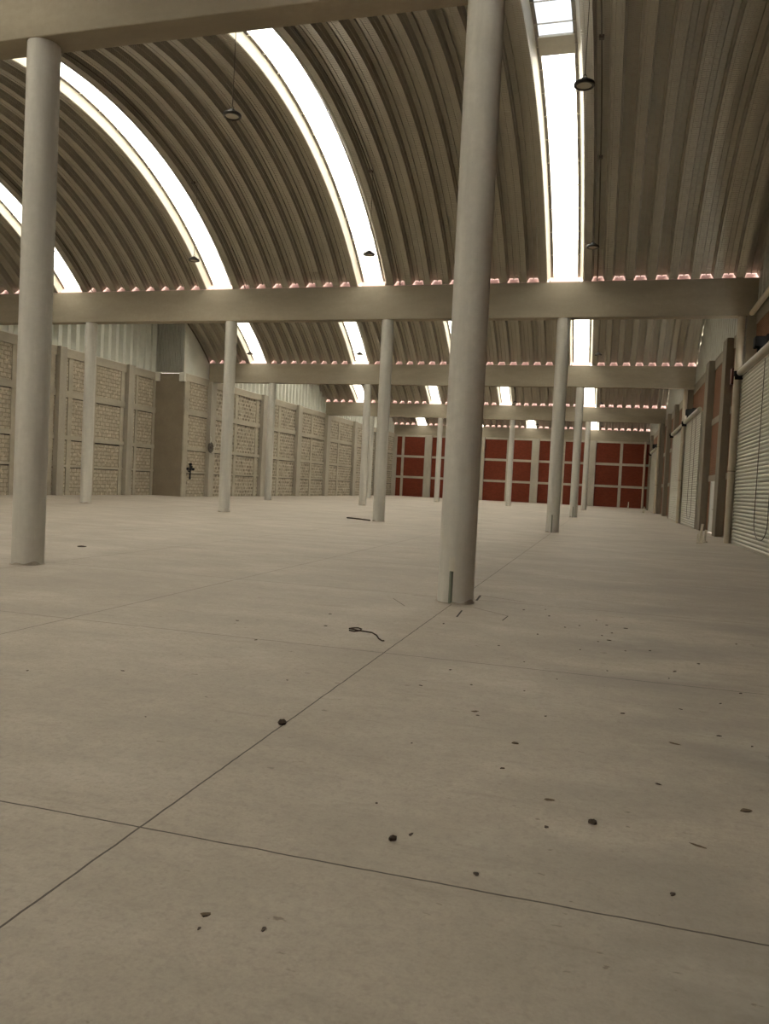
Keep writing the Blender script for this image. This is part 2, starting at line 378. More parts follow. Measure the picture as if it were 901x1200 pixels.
for k in range(5):
    seg = 56 if k in (0, 1, 2) else 36
    for j, (xa, xb, n, lo, ro) in enumerate(RUNS):
        struct(sweep(k, profile(xa, xb, n, lo, ro), 'ceiling' if (k == 0 and j == 0) else 'ceiling_run', M['roof'], seg))
    # skylight strips
    yc, Rr, t0 = arch(k)
    for j, (xa, xb) in enumerate(STRIPS):
        wn += 1
        w = struct(empty('window_%d' % wn, ((xa+xb)/2, yc, ZT+RISE)))
        w.matrix_world = Matrix.Translation(w.location)
        W0 = w.location
        ya, yb = xa+0.14, xb-0.14
        def arcstrip(x0, x1, o0, o1, th0=-t0, th1=t0, sg=seg):
            q = MB(); ring = []
            for s in range(sg+1):
                th = th0 + (th1-th0)*s/sg
                st = len(q.v)
                for (x, o) in ((x0,o0),(x1,o0),(x1,o1),(x0,o1)):
                    y, z = apt(k, th, o); q.v.append((x-W0.x, y-W0.y, z-W0.z))
                ring.append(st)
            for s in range(sg):
                for e in range(4):
                    q.f.append((ring[s]+e, ring[s]+(e+1)%4, ring[s+1]+(e+1)%4, ring[s+1]+e)); q.mi.append(0)
            q.f.append(tuple(ring[0]+e for e in range(4))); q.mi.append(0)
            q.f.append(tuple(ring[-1]+e for e in range(4))[::-1]); q.mi.append(0)
            return q
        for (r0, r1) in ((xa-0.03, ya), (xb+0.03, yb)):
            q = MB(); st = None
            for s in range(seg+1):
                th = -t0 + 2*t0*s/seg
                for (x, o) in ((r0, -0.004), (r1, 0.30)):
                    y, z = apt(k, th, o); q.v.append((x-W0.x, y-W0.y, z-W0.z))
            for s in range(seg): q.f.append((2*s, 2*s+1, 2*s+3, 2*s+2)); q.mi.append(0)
            q.build('lit_cheek', M['lit_web'], w)  # web sides of the opening, their lit look put into the colour
        for (r0, r1) in ((ya-0.01, ya+0.085), (yb-0.085, yb+0.01)):
            arcstrip(r0, r1, 0.285, 0.31).build('rail', M['rail'], w)
        def pane(t_0, t_1, m):
            q = MB(); sg = max(6, int(seg*(t_1-t_0)/(2*t0)))
            for s in range(sg+1):
                th = t_0+(t_1-t_0)*s/sg
                y, z = apt(k, th, 0.312)
                q.v += [(ya-W0.x, y-W0.y, z-W0.z), (yb-W0.x, y-W0.y, z-W0.z)]
            for s in range(sg): q.f.append((2*s, 2*s+1, 2*s+3, 2*s+2)); q.mi.append(0)
            return q.build('pane', m, w)
        if k == 1 and j == 0:
            ta, tb = math.asin((20.35-yc)/Rr), math.asin((21.05-yc)/Rr)
            pane(-t0, ta, M['clear']); pane(tb, t0, M['pane'])
            arcstrip(ya+0.05, yb-0.05, 0.26, 0.32, ta-0.004, tb, 8).build('cover_plate', M['strap'], w)
        elif k == 0 and j == 0:
            pane(-t0, -0.05, M['pane']); pane(t0*0.55, t0, M['pane'])
            arcstrip(ya-0.05, yb+0.05, 0.30, 0.32, -0.05, t0*0.55, 24).build('dimming_blank', M['roof'], w)  # unseen blank added over the skylight to dim the near floor
        else:
            pane(-t0, t0, M['pane'])
        # frosted end piece closing the strip down to the beam
        q = MB(); y, z = apt(k, t0, 0.312); y2, z2 = apt(k, t0, 0.0)
        q.quad([(ya-0.02-W0.x, y2+0.12-W0.y, ZT+0.02-W0.z), (yb+0.02-W0.x, y2+0.12-W0.y, ZT+0.02-W0.z), (yb+0.02-W0.x, y-W0.y, z-W0.z), (ya-0.02-W0.x, y-W0.y, z-W0.z)])
        q.build('end_pane', M['frost'], w)
        if k in (1, 2):
            if bar_mesh is None:
                q = MB(); q.box(-0.5, 0.5, -0.011, 0.011, -0.012, 0.012); bo = q.build('glazing_bar', M['strap'], w); bar_mesh = bo.data
                bpy.data.objects.remove(bo)
            nb = 22
            for s in range(1, nb):
                th = -t0 + 2*t0*s/nb; y, z = apt(k, th, 0.275)
                o = bpy.data.objects.new('glazing_bar', bar_mesh); COL.objects.link(o); o.parent = w
                o.location = (0, y-W0.y, z-W0.z); o.rotation_euler = (-th, 0, 0); o.scale = ((yb-ya)+0.02, 1, 1)
# red-pink gutters and added upstands lying on the beams between two vaults
for k in range(0, 6):
    b = MB(); y = ROWS[k]
    b.box(-28.6, XR+0.3, y-0.22, y+0.22, ZT+0.001, ZT+0.018); 
    ed = [-28.6] + [q for st_ in reversed(STRIPS) for q in st_] + [XR+0.3]
    for q in range(0, len(ed), 2): b.box(ed[q], ed[q+1], y-0.012, y+0.012, ZT+0.018, ZT+0.34)  # upstand added to fill the panel gaps with pink bounce
    struct(b.build('trim_%d' % (2+k), M['pink']))

# ------------------------------------------------------------------ walls
BANDS = [(1.53, 1.66), (3.02, 3.26), (5.32, 5.68), (7.45, ZW)]
def masonry_wall(name, x_face, out, y0, y1, m, muls):
    """wall in a YZ plane; 'out' is the outward direction (+1/-1)"""
    b = MB(); t = 0.22*out
    b.box(min(x_face, x_face+t), max(x_face, x_face+t), y0, y1, 0, ZW, 0)
    e = -0.085*out
    for z0, z1 in BANDS: b.box(min(x_face, x_face+e), max(x_face, x_face+e), y0, y1, z0, z1, 1)
    for z0, z1 in BANDS[:3]: b.box(min(x_face, x_face-0.012*out), max(x_face, x_face-0.012*out), y0, y1, z0-0.045, z0, 3)  # dark strips painting the shadow line below each band
    e = -0.05*out
    for ym, wd in muls: b.box(min(x_face, x_face+e), max(x_face, x_face+e), ym-wd/2, ym+wd/2, 0, ZW, 1)
    b.box(min(x_face-0.06*out, x_face+t), max(x_face-0.06*out, x_face+t), y0, y1, ZW, ZW+0.05, 2)
    return struct(b.build(name, [m, M['band'], M['white'], M['joint_and_shade']]))
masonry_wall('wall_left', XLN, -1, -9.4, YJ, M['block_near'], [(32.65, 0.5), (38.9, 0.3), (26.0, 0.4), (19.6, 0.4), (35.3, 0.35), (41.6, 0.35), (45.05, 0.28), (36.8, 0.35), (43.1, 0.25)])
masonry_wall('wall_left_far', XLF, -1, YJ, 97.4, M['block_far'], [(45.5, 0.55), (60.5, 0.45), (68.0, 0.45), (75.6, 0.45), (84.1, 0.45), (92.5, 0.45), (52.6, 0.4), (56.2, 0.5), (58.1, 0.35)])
# lighter blocks between the jog and the third beam, and the plain concrete face of the jog
b = MB(); b.box(XLF-0.02, XLF+0.012, YJ+0.78, 48.3, 0, 7.45); 
for z0, z1 in BANDS[:3]: b.box(XLF+0.010, XLF+0.02, YJ+0.78, 48.3, z0-0.045, z0, 1)  # same painted shadow line under the bands of this bay
struct(b.build('wall_left_bay', [M['block_near'], M['joint_and_shade']]))
b = MB()
for z0, z1 in BANDS[:3]: b.box(XLF, XLF+0.035, YJ+0.7, 48.3, z0, z1-0.1)
struct(b.build('trim_10', M['band']))
b = MB(); b.box(XLN, XLF, YJ-0.02, YJ+0.2, 0, ZW-0.02); 
b.box(XLN, XLF-0.0, YJ-0.03, YJ+0.2, 2.98, 3.02); b.box(XLN, XLF, YJ-0.027, YJ+0.2, 5.3, 5.34)
struct(b.build('wall_left_jog', M['slab_dark']))
b = MB(); b.box(XLN+0.0, XLN+0.35, YJ-0.16, YJ+0.1, 7.40, 7.97); b.box(XLF-0.30, XLF+0.08, YJ-0.16, YJ+0.1, 7.40, 7.97)
b.box(XLN, XLF+0.1, YJ-0.15, YJ+0.1, ZW, ZW+0.05)
b.box(XLF-0.06, XLF+0.02, YJ-0.14, YJ+0.03, ZW+0.05, arch_z(2, YJ)-0.05)
struct(b.build('trim_11', M['white']))
# pilasters on the left wall
tn = 11
def pilaster(x0, x1, y0, y1, z1, m=None):
    global tn
    tn += 1; b = MB(); b.box(min(x0,x1), max(x0,x1), y0, y1, 0, z1, 0, 0.015)
    return struct(b.build('trim_%d' % tn, m or M['pilaster']))
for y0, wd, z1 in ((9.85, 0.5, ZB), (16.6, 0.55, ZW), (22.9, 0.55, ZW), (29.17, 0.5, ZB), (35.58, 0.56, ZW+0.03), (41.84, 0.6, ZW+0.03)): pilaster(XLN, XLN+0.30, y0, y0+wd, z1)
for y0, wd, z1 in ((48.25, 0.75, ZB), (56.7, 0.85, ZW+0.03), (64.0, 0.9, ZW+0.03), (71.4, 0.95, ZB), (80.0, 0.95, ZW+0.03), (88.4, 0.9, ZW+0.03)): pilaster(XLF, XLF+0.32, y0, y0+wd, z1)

# corrugated siding between masonry and roof
def siding(name, x, y0, y1, inward, k, m, period=0.724, depth=0.26, gaps=None):
    b = MB(); n = max(1, int(round((y1-y0)/period))); P = (y1-y0)/n; pr = []
    for i in range(n):
        s = y0+i*P
        pr += [(s, 0), (s+0.32*P, 0), (s+0.44*P, 1), (s+0.88*P, 1)]
    pr.append((y1, 0))
    cols = []
    for y, d in pr:
        xx = x - inward*depth*d
        zt = top_z(y)
        if gaps: zt -= gaps(y)
        cols.append((xx, y, zt))
    for (xa_, ya_, za_), (xb_, yb_, zb_) in zip(cols, cols[1:]):
        b.quad([(xa_, ya_, ZW+0.03), (xb_, yb_, ZW+0.03), (xb_, yb_, zb_), (xa_, ya_, za_)])
    o = b.build(name, m); return struct(o)
h = BW/2
siding('wall_left_siding', XLN-0.02, -9.3, YJ, 1, 2, M['siding'])
siding('wall_left_siding', XLF-0.02, YJ, ROWS[3]-h, 1, 2, M['siding'], 3.2, 0.02)
siding('wall_left_siding', XLF-0.02, ROWS[3]-h, 97.2, 1, 3, M['siding'])
# fine corrugated sheet over the jog, stopping short of the roof
b = MB(); n = 12; zt = arch_z(2, YJ)-0.07; prev = None
for i in range(n*4+1):
    x = XLN-0.02 + (XLF-XLN)*i/(n*4); d = (0, 0.09, 0.09, 0)[i % 4]
    if prev: b.quad([(prev[0], YJ-0.02-prev[1], ZW+0.03), (x, YJ-0.02-d, ZW+0.03), (x, YJ-0.02-d, zt), (prev[0], YJ-0.02-prev[1], zt)])
    prev = (x, d)
b.box(XLN-0.02, XLF, YJ-0.07, YJ-0.03, zt-0.02, zt+0.03)
struct(b.build('wall_left_jog_sheet', M['fine_siding']))
# dark flashing along the roof edge of the flat sheet
b = MB(); pts = []
for i in range(9):
    y = YJ-0.05 + (ROWS[3]-h-YJ)*i/8; pts.append((XLF+0.03, y, arch_z(2, y)-0.06))
b.tube(pts, 0.045, 6); struct(b.build('trim_9', M['conduit']))

# right wall: brick with openings for the roller doors and the small door
DOORS = [(20.5, 29.10, 5.75), (40.9, 48.30, 5.75), (49.5, 57.2, 5.70), (75.5, 84.0, 5.75)]
MAN = (36.75, 38.3, 2.30)
RB = [(0.0, 0.06), (2.31, 2.58), (4.92, 5.20), (7.50, ZW)]
b = MB()
cuts = sorted([(a, e, z) for a, e, z in DOORS] + [MAN]); y = -9.4
def rseg(y0, y1, z0):
    b.box(XR, XR+0.2, y0, y1, z0, ZW, 0)
    for za, zb in RB:
        if zb <= z0 + 0.02: continue
        b.box(XR-0.03, XR, y0, y1, max(za, z0), zb, 1)
for a, e, z in cuts:
    rseg(y, a, 0); rseg(a, e, z); y = e
rseg(y, 97.4, 0)
b.box(XR-0.05, XR+0.2, -9.4, 97.4, ZW, ZW+0.05, 2)
struct(b.build('wall_right', [M['orange_brick'], M['right_band'], M['right_band']]))
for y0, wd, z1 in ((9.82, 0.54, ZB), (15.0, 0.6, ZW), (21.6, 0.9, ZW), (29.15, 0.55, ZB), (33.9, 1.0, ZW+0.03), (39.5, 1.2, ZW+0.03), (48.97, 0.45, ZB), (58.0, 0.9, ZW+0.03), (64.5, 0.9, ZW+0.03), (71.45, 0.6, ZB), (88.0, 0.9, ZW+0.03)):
    pilaster(XR, XR-0.30, y0, y0+wd, z1, M['right_pilaster'])
rg = random.Random(3)
def gapf(y):
    return (0.16 if rg.random() < 0.5 else 0.0) if y > 30 else 0.0
siding('wall_right_siding', XR-0.01, -9.3, 97.2, -1, 1, M['side_sheet'], 0.60, 0.15, gapf)
# back wall: dark red brick in a concrete grid
YB = 97.0
b = MB(); b.box(XLF, XR+0.4, YB, YB+0.25, 0, ZB+0.4, 0)
for z0, z1 in ((2.31, 2.58), (4.92, 5.20), (7.56, ZB)): b.box(XLF, XR, YB-0.04, YB, z0, z1, 1)
for i in range(-4, 1):
    xm = X0+PITCH*(i+0.5)
    b.box(xm-0.16, xm+0.16, YB-0.045, YB, 0, ZB, 1)
struct(b.build('wall_back', [M['red_brick'], M['band']]))
for i in range(-3, 1):
    xm = X0+PITCH*i
    tn += 1; b = MB(); b.box(xm-0.45, xm+0.45, YB-0.35, YB, 0, ZB, 0, 0.02); struct(b.build('trim_%d' % tn, M['pilaster']))
tn += 1; b = MB(); b.box(XLF, XLF+0.5, YB-0.3, YB, 0, ZB, 0, 0.02); struct(b.build('trim_%d' % tn, M['pilaster']))
# wall behind the camera
b = MB(); b.box(XLN, XR, -9.6, -9.4, 0, ZB); struct(b.build('wall_front', M['block_front']))

# ------------------------------------------------------------------ beams
blab = [None, 'nearest concrete roof beam, running across the top left corner of the photo', 'long concrete roof beam crossing the whole view behind the foreground columns',
        'third concrete roof beam, its left end meeting the jog in the block wall', 'fourth concrete roof beam, thin and far back before the red brick wall', 'last concrete roof beam resting on top of the red brick wall']
for k in range(0, 6):
    xl = XLN if k < 3 else XLF
    y = ROWS[k]
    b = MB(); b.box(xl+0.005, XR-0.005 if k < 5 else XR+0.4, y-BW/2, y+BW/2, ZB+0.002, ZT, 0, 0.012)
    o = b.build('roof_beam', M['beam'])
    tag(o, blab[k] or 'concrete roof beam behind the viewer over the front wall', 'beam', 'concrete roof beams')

# ------------------------------------------------------------------ columns
rgc = random.Random(11)
def column(j, k, label, chase=None, patch=False, r=0.235):
    x, y = X0+PITCH*j, ROWS[k]
    root = empty('concrete_column', (x, y, 0)); tag(root, label, 'column', 'round concrete columns')
    b = MB()
    prof = [(r, 0), (r, ZB)]
    b.lathe(prof, n=48 if k == 1 else 28); b.build('shaft', M['column'], root, True)
    ph = [rgc.uniform(0, 6.28) for _ in range(4)]
    hs = 0.055 if k == 1 else 0.05
    b = MB(); n = 40; top = []
    st = len(b.v)
    for q in range(n):
        an = 2*math.pi*q/n
        hh = max(0.012, hs*(0.35+0.5*math.sin(an*2+ph[0])+0.35*math.sin(an*5+ph[1])))
        rr = r+0.012+0.012*(1+math.sin(an*3+ph[2]))
        b.v += [((r-0.01)*math.cos(an), (r-0.01)*math.sin(an), 0), (rr*math.cos(an), rr*math.sin(an), 0.0), ((r+0.004)*math.cos(an), (r+0.004)*math.sin(an), hh)]
    for q in range(n):
        a, c = st+3*q, st+3*((q+1) % n)
        b.f.append((a+1, c+1, c+2, a+2)); b.mi.append(0); b.f.append((a+2, c+2, c, a)); b.mi.append(0)
    b.build('mortar_foot', M['dirt'], root)
    if chase:
        an, hh = chase
        cx, cy = (r-0.002)*math.cos(an), (r-0.002)*math.sin(an)
        b = MB(); b.tube([(cx, cy, 0), (cx, cy, hh)], 0.026, 10); b.build('conduit_stub', M['green'], root, True)
        if patch:
            b = MB(); st = len(b.v); seg = 10
            for q in range(seg+1):
                for s in range(5):
                    a2 = an + (s-2)*0.085 + 0.03*math.sin(q*1.7)
                    z = hh-0.02 + 0.20*q/seg
                    w = 0.004*(1-abs(s-2)/2.0)*math.sin(math.pi*q/seg)
                    b.v.append(((r+w)*math.cos(a2), (r+w)*math.sin(a2), z+0.02*math.sin(s*2.3)))
            for q in range(seg):
                for s in range(4): b.f.append((st+q*5+s, st+q*5+s+1, st+(q+1)*5+s+1, st+(q+1)*5+s)); b.mi.append(0)
            b.build('plaster_patch', M['plaster'], root, True)
    return root
column(0, 1, 'thick round concrete column in the right foreground with green conduit stub at its base', (R_(-96), 0.42), True)
column(-1, 1, 'thick round concrete column at far left foreground carrying the nearest beam')
column(-3, 2, 'leftmost column under the second beam, in front of the pale block wall')
column(-2, 2, 'round column under the second beam in front of the third beam’s left end')
column(-1, 2, 'round column under the second beam with a dark bar lying at its foot')
column(0, 2, 'round column under the second beam, just left of the right-hand skylight', (R_(-95), 0.65))
column(-3, 3, 'slim far column under the third beam before the dark mottled block wall')
column(-2, 3, 'far column under the third beam, left beside the column with bar at its foot')
column(-1, 3, 'third-beam column standing straight behind the right foreground column')
column(0, 3, 'far column under the third beam, second in the receding right-hand line', (R_(-95), 0.65))
column(-3, 4, 'slender distant column under the fourth beam nearest the left block wall')
column(-2, 4, 'distant column under the fourth beam showing left of the right foreground column')
column(-1, 4, 'distant column under the fourth beam before the middle of the red brick wall')
column(0, 4, 'distant column under the fourth beam, last in the receding right-hand line')

# ------------------------------------------------------------------ pendant lamps with their conduits
def lamp(x, y, label, k):
    z = 8.95
    root = empty('pendant_lamp', (x, y, z)); tag(root, label, 'lamp', 'round pendant lamps under the vaults')
    b = MB(); b.lathe([(0.135, 0.004), (0.140, -0.012), (0.178, -0.014), (0.190, 0.0), (0.192, 0.03), (0.175, 0.05), (0.11, 0.06), (0.10, 0.058)], n=36); hs_ = b.build('housing', M['housing'], root, True)
    b = MB(); b.lathe([(0.136, 0.0), (0.136, 0.008)], n=32); b.build('lens', M['lens'], hs_)
    b = MB()
    b.lathe([(0.075, 0.058), (0.08, 0.10), (0.055, 0.13), (0.02, 0.135)], n=20)
    for q in range(12):
        an = 2*math.pi*q/12; c, s_ = math.cos(an), math.sin(an)
        b.quad([(0.06*c, 0.06*s_, 0.055), (0.125*c, 0.125*s_, 0.055), (0.10*c, 0.10*s_, 0.105), (0.06*c, 0.06*s_, 0.115)])
    hk_ = b.build('heat_sink', M['housing'], root, True)
    b = MB(); pts = [(0.03*math.sin(t), 0, 0.165-0.03*math.cos(t)) for t in [i*2*math.pi/12 for i in range(13)]]
    b.tube(pts, 0.007, 6, cap=False); b.build('hook', M['housing'], hk_, True)
    zt = arch_z(k, y)-0.0
    b = MB(); b.tube([(0, 0, 0.19), (0.006, 0.004, (zt-z)*0.5), (0, 0, zt-z)], 0.008, 6); b.build('cable', M['conduit'], root, True)
    return root
lamp(-0.80, 15.0, 'large round pendant lamp just right of the right-hand skylight near photo top', 1)
lamp(-0.80, 24.8, 'pendant lamp right of the right-hand skylight, above the second beam', 1)
lamp(-7.90, 15.0, 'round pendant lamp on a long cable left of the middle skylight near photo top', 1)
lamp(-7.90, 24.8, 'pendant lamp seen against the lower part of the bright middle skylight', 1)
lamp(-14.3, 24.8, 'pendant lamp over the lower left edge of the left skylight, above second beam', 1)
lamp(-0.80, 44.0, 'small pendant lamp right of the right-hand skylight between second and third beams', 2)
lamp(-14.3, 44.0, 'small dark pendant lamp against the skylight between second and third beams, left of column', 2)
lamp(-21.3, 44.0, 'small pendant lamp before the leftmost skylight between second and third beams', 2)
lamp(-0.80, 67.9, 'tiny pendant lamp right of the right skylight between third and fourth beams', 3)
lamp(-7.90, 67.9, 'tiny pendant lamp right of the middle skylight between third and fourth beams', 3)
lamp(-0.80, 90.7, 'tiny far pendant lamp right of the last right-hand skylight', 4)
lamp(-7.90, 90.7, 'tiny far pendant lamp right of the last middle skylight', 4)
lamp(-14.3, 90.7, 'tiny far pendant lamp before the last skylight right of foreground column', 4)
def conduit(x, k, label, boxes):
    yc, Rr, t0 = arch(k)
    root = empty('roof_conduit', (x, yc, ZT)); tag(root, label, 'conduit', 'dark conduits along the vault')
    b = MB(); pts = []
    for s in range(41):
        th = -t0*0.75 + t0*1.745*s/40; y, z = apt(k, th, -0.035); pts.append((0, y-yc, z-ZT))
    pts.append((0, ROWS[k+1]-h-0.03-yc, 0.02))
    b.tube(pts, 0.02, 6); b.build('pipe', M['conduit'], root, True)
    for yb in boxes:
        z = arch_z(k, yb)
        b = MB(); b.box(-0.06, 0.06, yb-yc-0.06, yb-yc+0.06, z-ZT-0.10, z-ZT-0.012, 0, 0.008); b.build('junction_box', M['conduit'], root)
conduit(-0.72, 1, 'dark conduit following the vault right of the right-hand skylight', (15.0, 20.0, 24.8))
conduit(-7.98, 1, 'dark conduit following the vault just right of the middle skylight', (15.0, 24.8))
conduit(-14.45, 1, 'dark conduit following the vault just right of the left skylight', (15.0, 24.8))
conduit(-21.6, 1, 'dark conduit following the vault behind the left foreground column', (24.8,))

# ------------------------------------------------------------------ roller doors (structure) on the right wall
dn = 0
def roller(y0, y1, zt, near_plate=True, chain=True, mo=2.0, fine=0.118):
    global dn
    dn += 1
    root = struct(empty('door_%d' % dn, (XR, y0, 0)))
    def P(b, name, m, smooth=False): return b.build(name, m, root, smooth)
    ln = y1-y0; xc = -0.33
    b = MB(); n = int(zt/fine); prev = None
    for i in range(n*4+1):
        z = 0.02 + (zt-0.02)*i/(n*4); d = (0.0, 0.030, 0.042, 0.034)[i % 4]
        if prev: b.quad([(xc-prev[1], 0.02, prev[0]), (xc-prev[1], ln-0.02, prev[0]), (xc-d, ln-0.02, z), (xc-d, 0.02, z)])
        prev = (z, d)
    P(b, 'curtain', M['shutter'])
    b = MB(); b.box(xc-0.03, xc+0.03, 0.02, ln-0.02, 0.0, 0.07, 0, 0.006); P(b, 'bottom_rail', M['shutter'])
    for yy in (0.0, ln):
        b = MB(); b.box(xc-0.04, 0.04, yy-0.03, yy+0.03, 0, zt, 0, 0.005); P(b, 'guide', M['shutter_tube'])
    b = MB(); b.tube([(-0.43, 0.1, zt+0.10), (-0.43, ln-0.05, zt+0.10)], 0.115, 20); P(b, 'barrel', M['shutter_tube'], True)
    # curtain leaving the barrel
    b = MB(); b.quad([(xc-0.02, 0.05, zt), (xc-0.02, ln-0.05, zt), (-0.47, ln-0.05, zt+0.03), (-0.47, 0.05, zt+0.03)]); P(b, 'curtain_lip', M['shutter'])
    b = MB(); b.box(-0.60, -0.2, ln-0.05, ln+0.0, zt-0.14, zt+0.12, 0, 0.01); b.box(-0.62, -0.50, ln-0.03, ln+0.12, zt-0.02, zt+0.16, 0, 0.01); P(b, 'end_bracket', M['black'])
    if near_plate:
        b = MB(); yq = mo; b.box(-0.64, -0.05, yq, yq+0.35, zt+0.26, zt+0.60, 0, 0.03); b.box(-0.34, 0.0, yq-0.03, yq+0.4, zt+0.18, zt+0.66, 0, 0.03)
        b.tube([(-0.52, yq+0.1, zt+0.26), (-0.52, yq+0.1, zt+0.14)], 0.05, 10)
        P(b, 'motor_box', M['black'])
    if chain:
        yc_ = ln*0.50-0.75; pts = []
        for i in range(25):
            t = math.pi*i/24; pts.append((xc-0.05, yc_ - 1.0*math.cos(t), 0.95-0.55*math.sin(t)))
        pts = [(xc-0.05, yc_-1.0+0.08, zt-0.1)] + pts + [(xc-0.05, yc_+1.0-0.10, zt-0.1)]
        b = MB(); b.tube(pts, 0.011, 6); P(b, 'chain', M['conduit'])
    return root
roller(*DOORS[0], mo=4.7); roller(*DOORS[1], mo=4.9); roller(*DOORS[2], near_plate=False, chain=False); roller(*DOORS[3], chain=False)
# small grey door with daylight under it
dn += 1
root = struct(empty('door_%d' % dn, (XR, MAN[0], 0)))
b = MB(); b.box(-0.02, 0.03, 0.06, MAN[1]-MAN[0]-0.06, 0.035, MAN[2]-0.05, 0, 0.006)
b.box(-0.03, -0.02, 0.25, 1.28, 0.3, 1.0, 0, 0.004); b.box(-0.03, -0.02, 0.25, 1.28, 1.2, 2.05, 0, 0.004)
b.build('leaf', M['grey_door'], root)
b = MB(); b.box(-0.05, 0.08, 0, 0.06, 0, MAN[2]); b.box(-0.05, 0.08, MAN[1]-MAN[0]-0.06, MAN[1]-MAN[0], 0, MAN[2]); b.box(-0.05, 0.08, 0.06, MAN[1]-MAN[0]-0.06, MAN[2]-0.05, MAN[2])
b.build('frame', M['grey_door'], root)
b = MB(); b.tube([(-0.03, 0.16, 1.05), (-0.08, 0.16, 1.05), (-0.08, 0.30, 1.05)], 0.011, 8); b.build('handle', M['conduit'], root, True)

# ------------------------------------------------------------------ rainwater pipes
def downpipe(x, y, z1, r, label, coupl=(2.6, 5.9), box=False):
    root = empty('drain_pipe', (x, y, 0)); tag(root, label, 'pipe', 'tan rainwater pipes on the right wall')
    b = MB(); b.tube([(0, 0, 0), (0, 0, z1)], r, 18); b.build('pipe', M['pvc'], root, True)
    for z in coupl:
        b = MB(); b.tube([(0, 0, z-0.09), (0, 0, z+0.09)], r+0.009, 18); cp_ = b.build('coupling', M['pvc'], root, True)
        b = MB(); b.tube([(0, 0, z-0.115), (0, 0, z-0.09)], r+0.012, 18); b.build('coupling_ring', M['conduit'], cp_, True)
    if box:
        b = MB(); b.box(-0.20, 0.30, r*0.2, r+0.20, box, box+0.55, 0, 0.015); b.build('clamp_plate', M['red_box'], root)
    return root
downpipe(4.14, 29.36, ZB-0.0, 0.125, 'tan rainwater pipe beside the nearest roller door, rising to the second beam', box=5.5)
downpipe(4.14, 48.75, ZB-0.0, 0.125, 'tan rainwater pipe rising to the third beam in front of roller doors')
downpipe(4.17, 71.73, ZB-0.0, 0.125, 'distant tan rainwater pipe rising to the fourth beam on the right')
downpipe(4.17, 96.4, ZB-0.0, 0.125, 'tan rainwater pipe in the far corner beside the red brick wall')
b = MB(); b.tube([(4.42, 29.1, 7.86), (4.42, 27.0, 7.90), (4.42, 20.5, 8.02)], 0.09, 14)
o = b.build('branch_pipe', M['pvc'], None, True); tag(o, 'sloping tan pipe running along the top of the right wall above the nearest shutter', 'pipe')

# ------------------------------------------------------------------ small things on the walls
root = empty('wall_cross', (XLF+0.06, 46.2, 1.12)); tag(root, 'black cross-shaped iron piece hanging on the pale block wall beside the jog', 'cross')
b = MB(); b.box(0, 0.05, -0.07, 0.07, 0, 0.98, 0, 0.01); b.build('upright', M['black'], root)
b = MB(); b.box(0.0, 0.055, -0.34, 0.34, 0.62, 0.76, 0, 0.01); b.build('crossbar', M['black'], root)
b = MB()
for (yy, zz) in ((-0.34, 0.69), (0.34, 0.69), (0, 1.0)):
    b.lathe([(0.02, -0.09), (0.10, -0.05), (0.11, 0.0), (0.10, 0.05), (0.02, 0.09)], (0.03, yy, zz), 12)
b.tube([(0.03, -0.26, 0.55), (0.05, -0.12, 0.50), (0.05, 0.0, 0.60), (0.05, 0.14, 0.88), (0.03, 0.24, 0.84)], 0.04, 8)
b.build('scroll_ends', M['black'], root, True)
root = empty('wire_coil', (XLF+0.34, 48.32, 3.35)); tag(root, 'dark round coil with pale loose wires hanging on the pilaster left of the jog end', 'coil')
root['label'] = 'dark round coil with pale loose wires hanging on the pilaster under the third beam'
b = MB()
for r_ in (0.32, 0.25, 0.18): b.tube([(0.03, r_*math.cos(t), r_*math.sin(t)) for t in [i*2*math.pi/24 for i in range(25)]], 0.045, 8, cap=False)
b.lathe([(0.02, -0.12), (0.14, -0.06), (0.14, 0.06), (0.02, 0.12)], (0.0, 0, 0), 14)
b.build('coil', M['conduit'], root, True)
for pts in ([(0.07, 0.3, 0.0), (0.12, 0.55, 0.1), (0.08, 0.62, 0.35), (0.05, 0.5, 0.5)], [(0.05, -0.2, 0.25), (0.1, -0.1, 0.55), (0.06, -0.15, 0.75)], [(0.05, 0.1, -0.3), (0.1, 0.3, -0.45), (0.05, 0.5, -0.42)]):
    b = MB(); b.tube(pts, 0.02, 6); b.build('loose_wire', M['white'], root, True)

# ------------------------------------------------------------------ loose things on the floor
b = MB()
pts = [(-2.40, 7.47), (-2.34, 7.44), (-2.30, 7.50), (-2.31, 7.60), (-2.36, 7.64), (-2.41, 7.60), (-2.41, 7.50), (-2.30, 7.50), (-2.16, 7.47), (-2.08, 7.36), (-2.02, 7.22), (-1.96, 7.13), (-1.94, 7.14)]
b.tube([(x, y, 0.012 + (0.012 if i == 6 else 0.0)-0.004) for i, (x, y) in enumerate(pts)], 0.0068, 8)
o = b.build('bent_wire', M['rust'], None, True); tag(o, 'bent rusty wire with a looped end on the floor left of the foreground column', 'wire')
b = MB(); b.tube([(-10.05, 30.28, 0.03), (-9.4, 29.9, 0.028), (-8.78, 29.30, 0.028)], 0.028, 8)
o = b.build('metal_bar', M['rust'], None, True); tag(o, 'dark bar lying on the floor at the foot of a second-beam column', 'bar')
def stake(x, y, hh, label, tilt=0.06):
    b = MB(); b.tube([(0, 0, 0), (tilt, 0.0, hh)], [0.045, 0.038], 8)
    b.box(-0.10, 0.10, -0.05, 0.05, 0, 0.06, 0, 0.01)
    b.tube([(-0.07, 0, 0.05), (-0.06, 0, hh*0.5)], 0.02, 6)
    o = b.build('conduit_stub', M['wood'], None, True, (x, y, 0)); tag(o, label, 'stub')
stake(3.10, 28.0, 0.66, 'pale thin upright stub on the floor left of the tan pipe and pilaster')
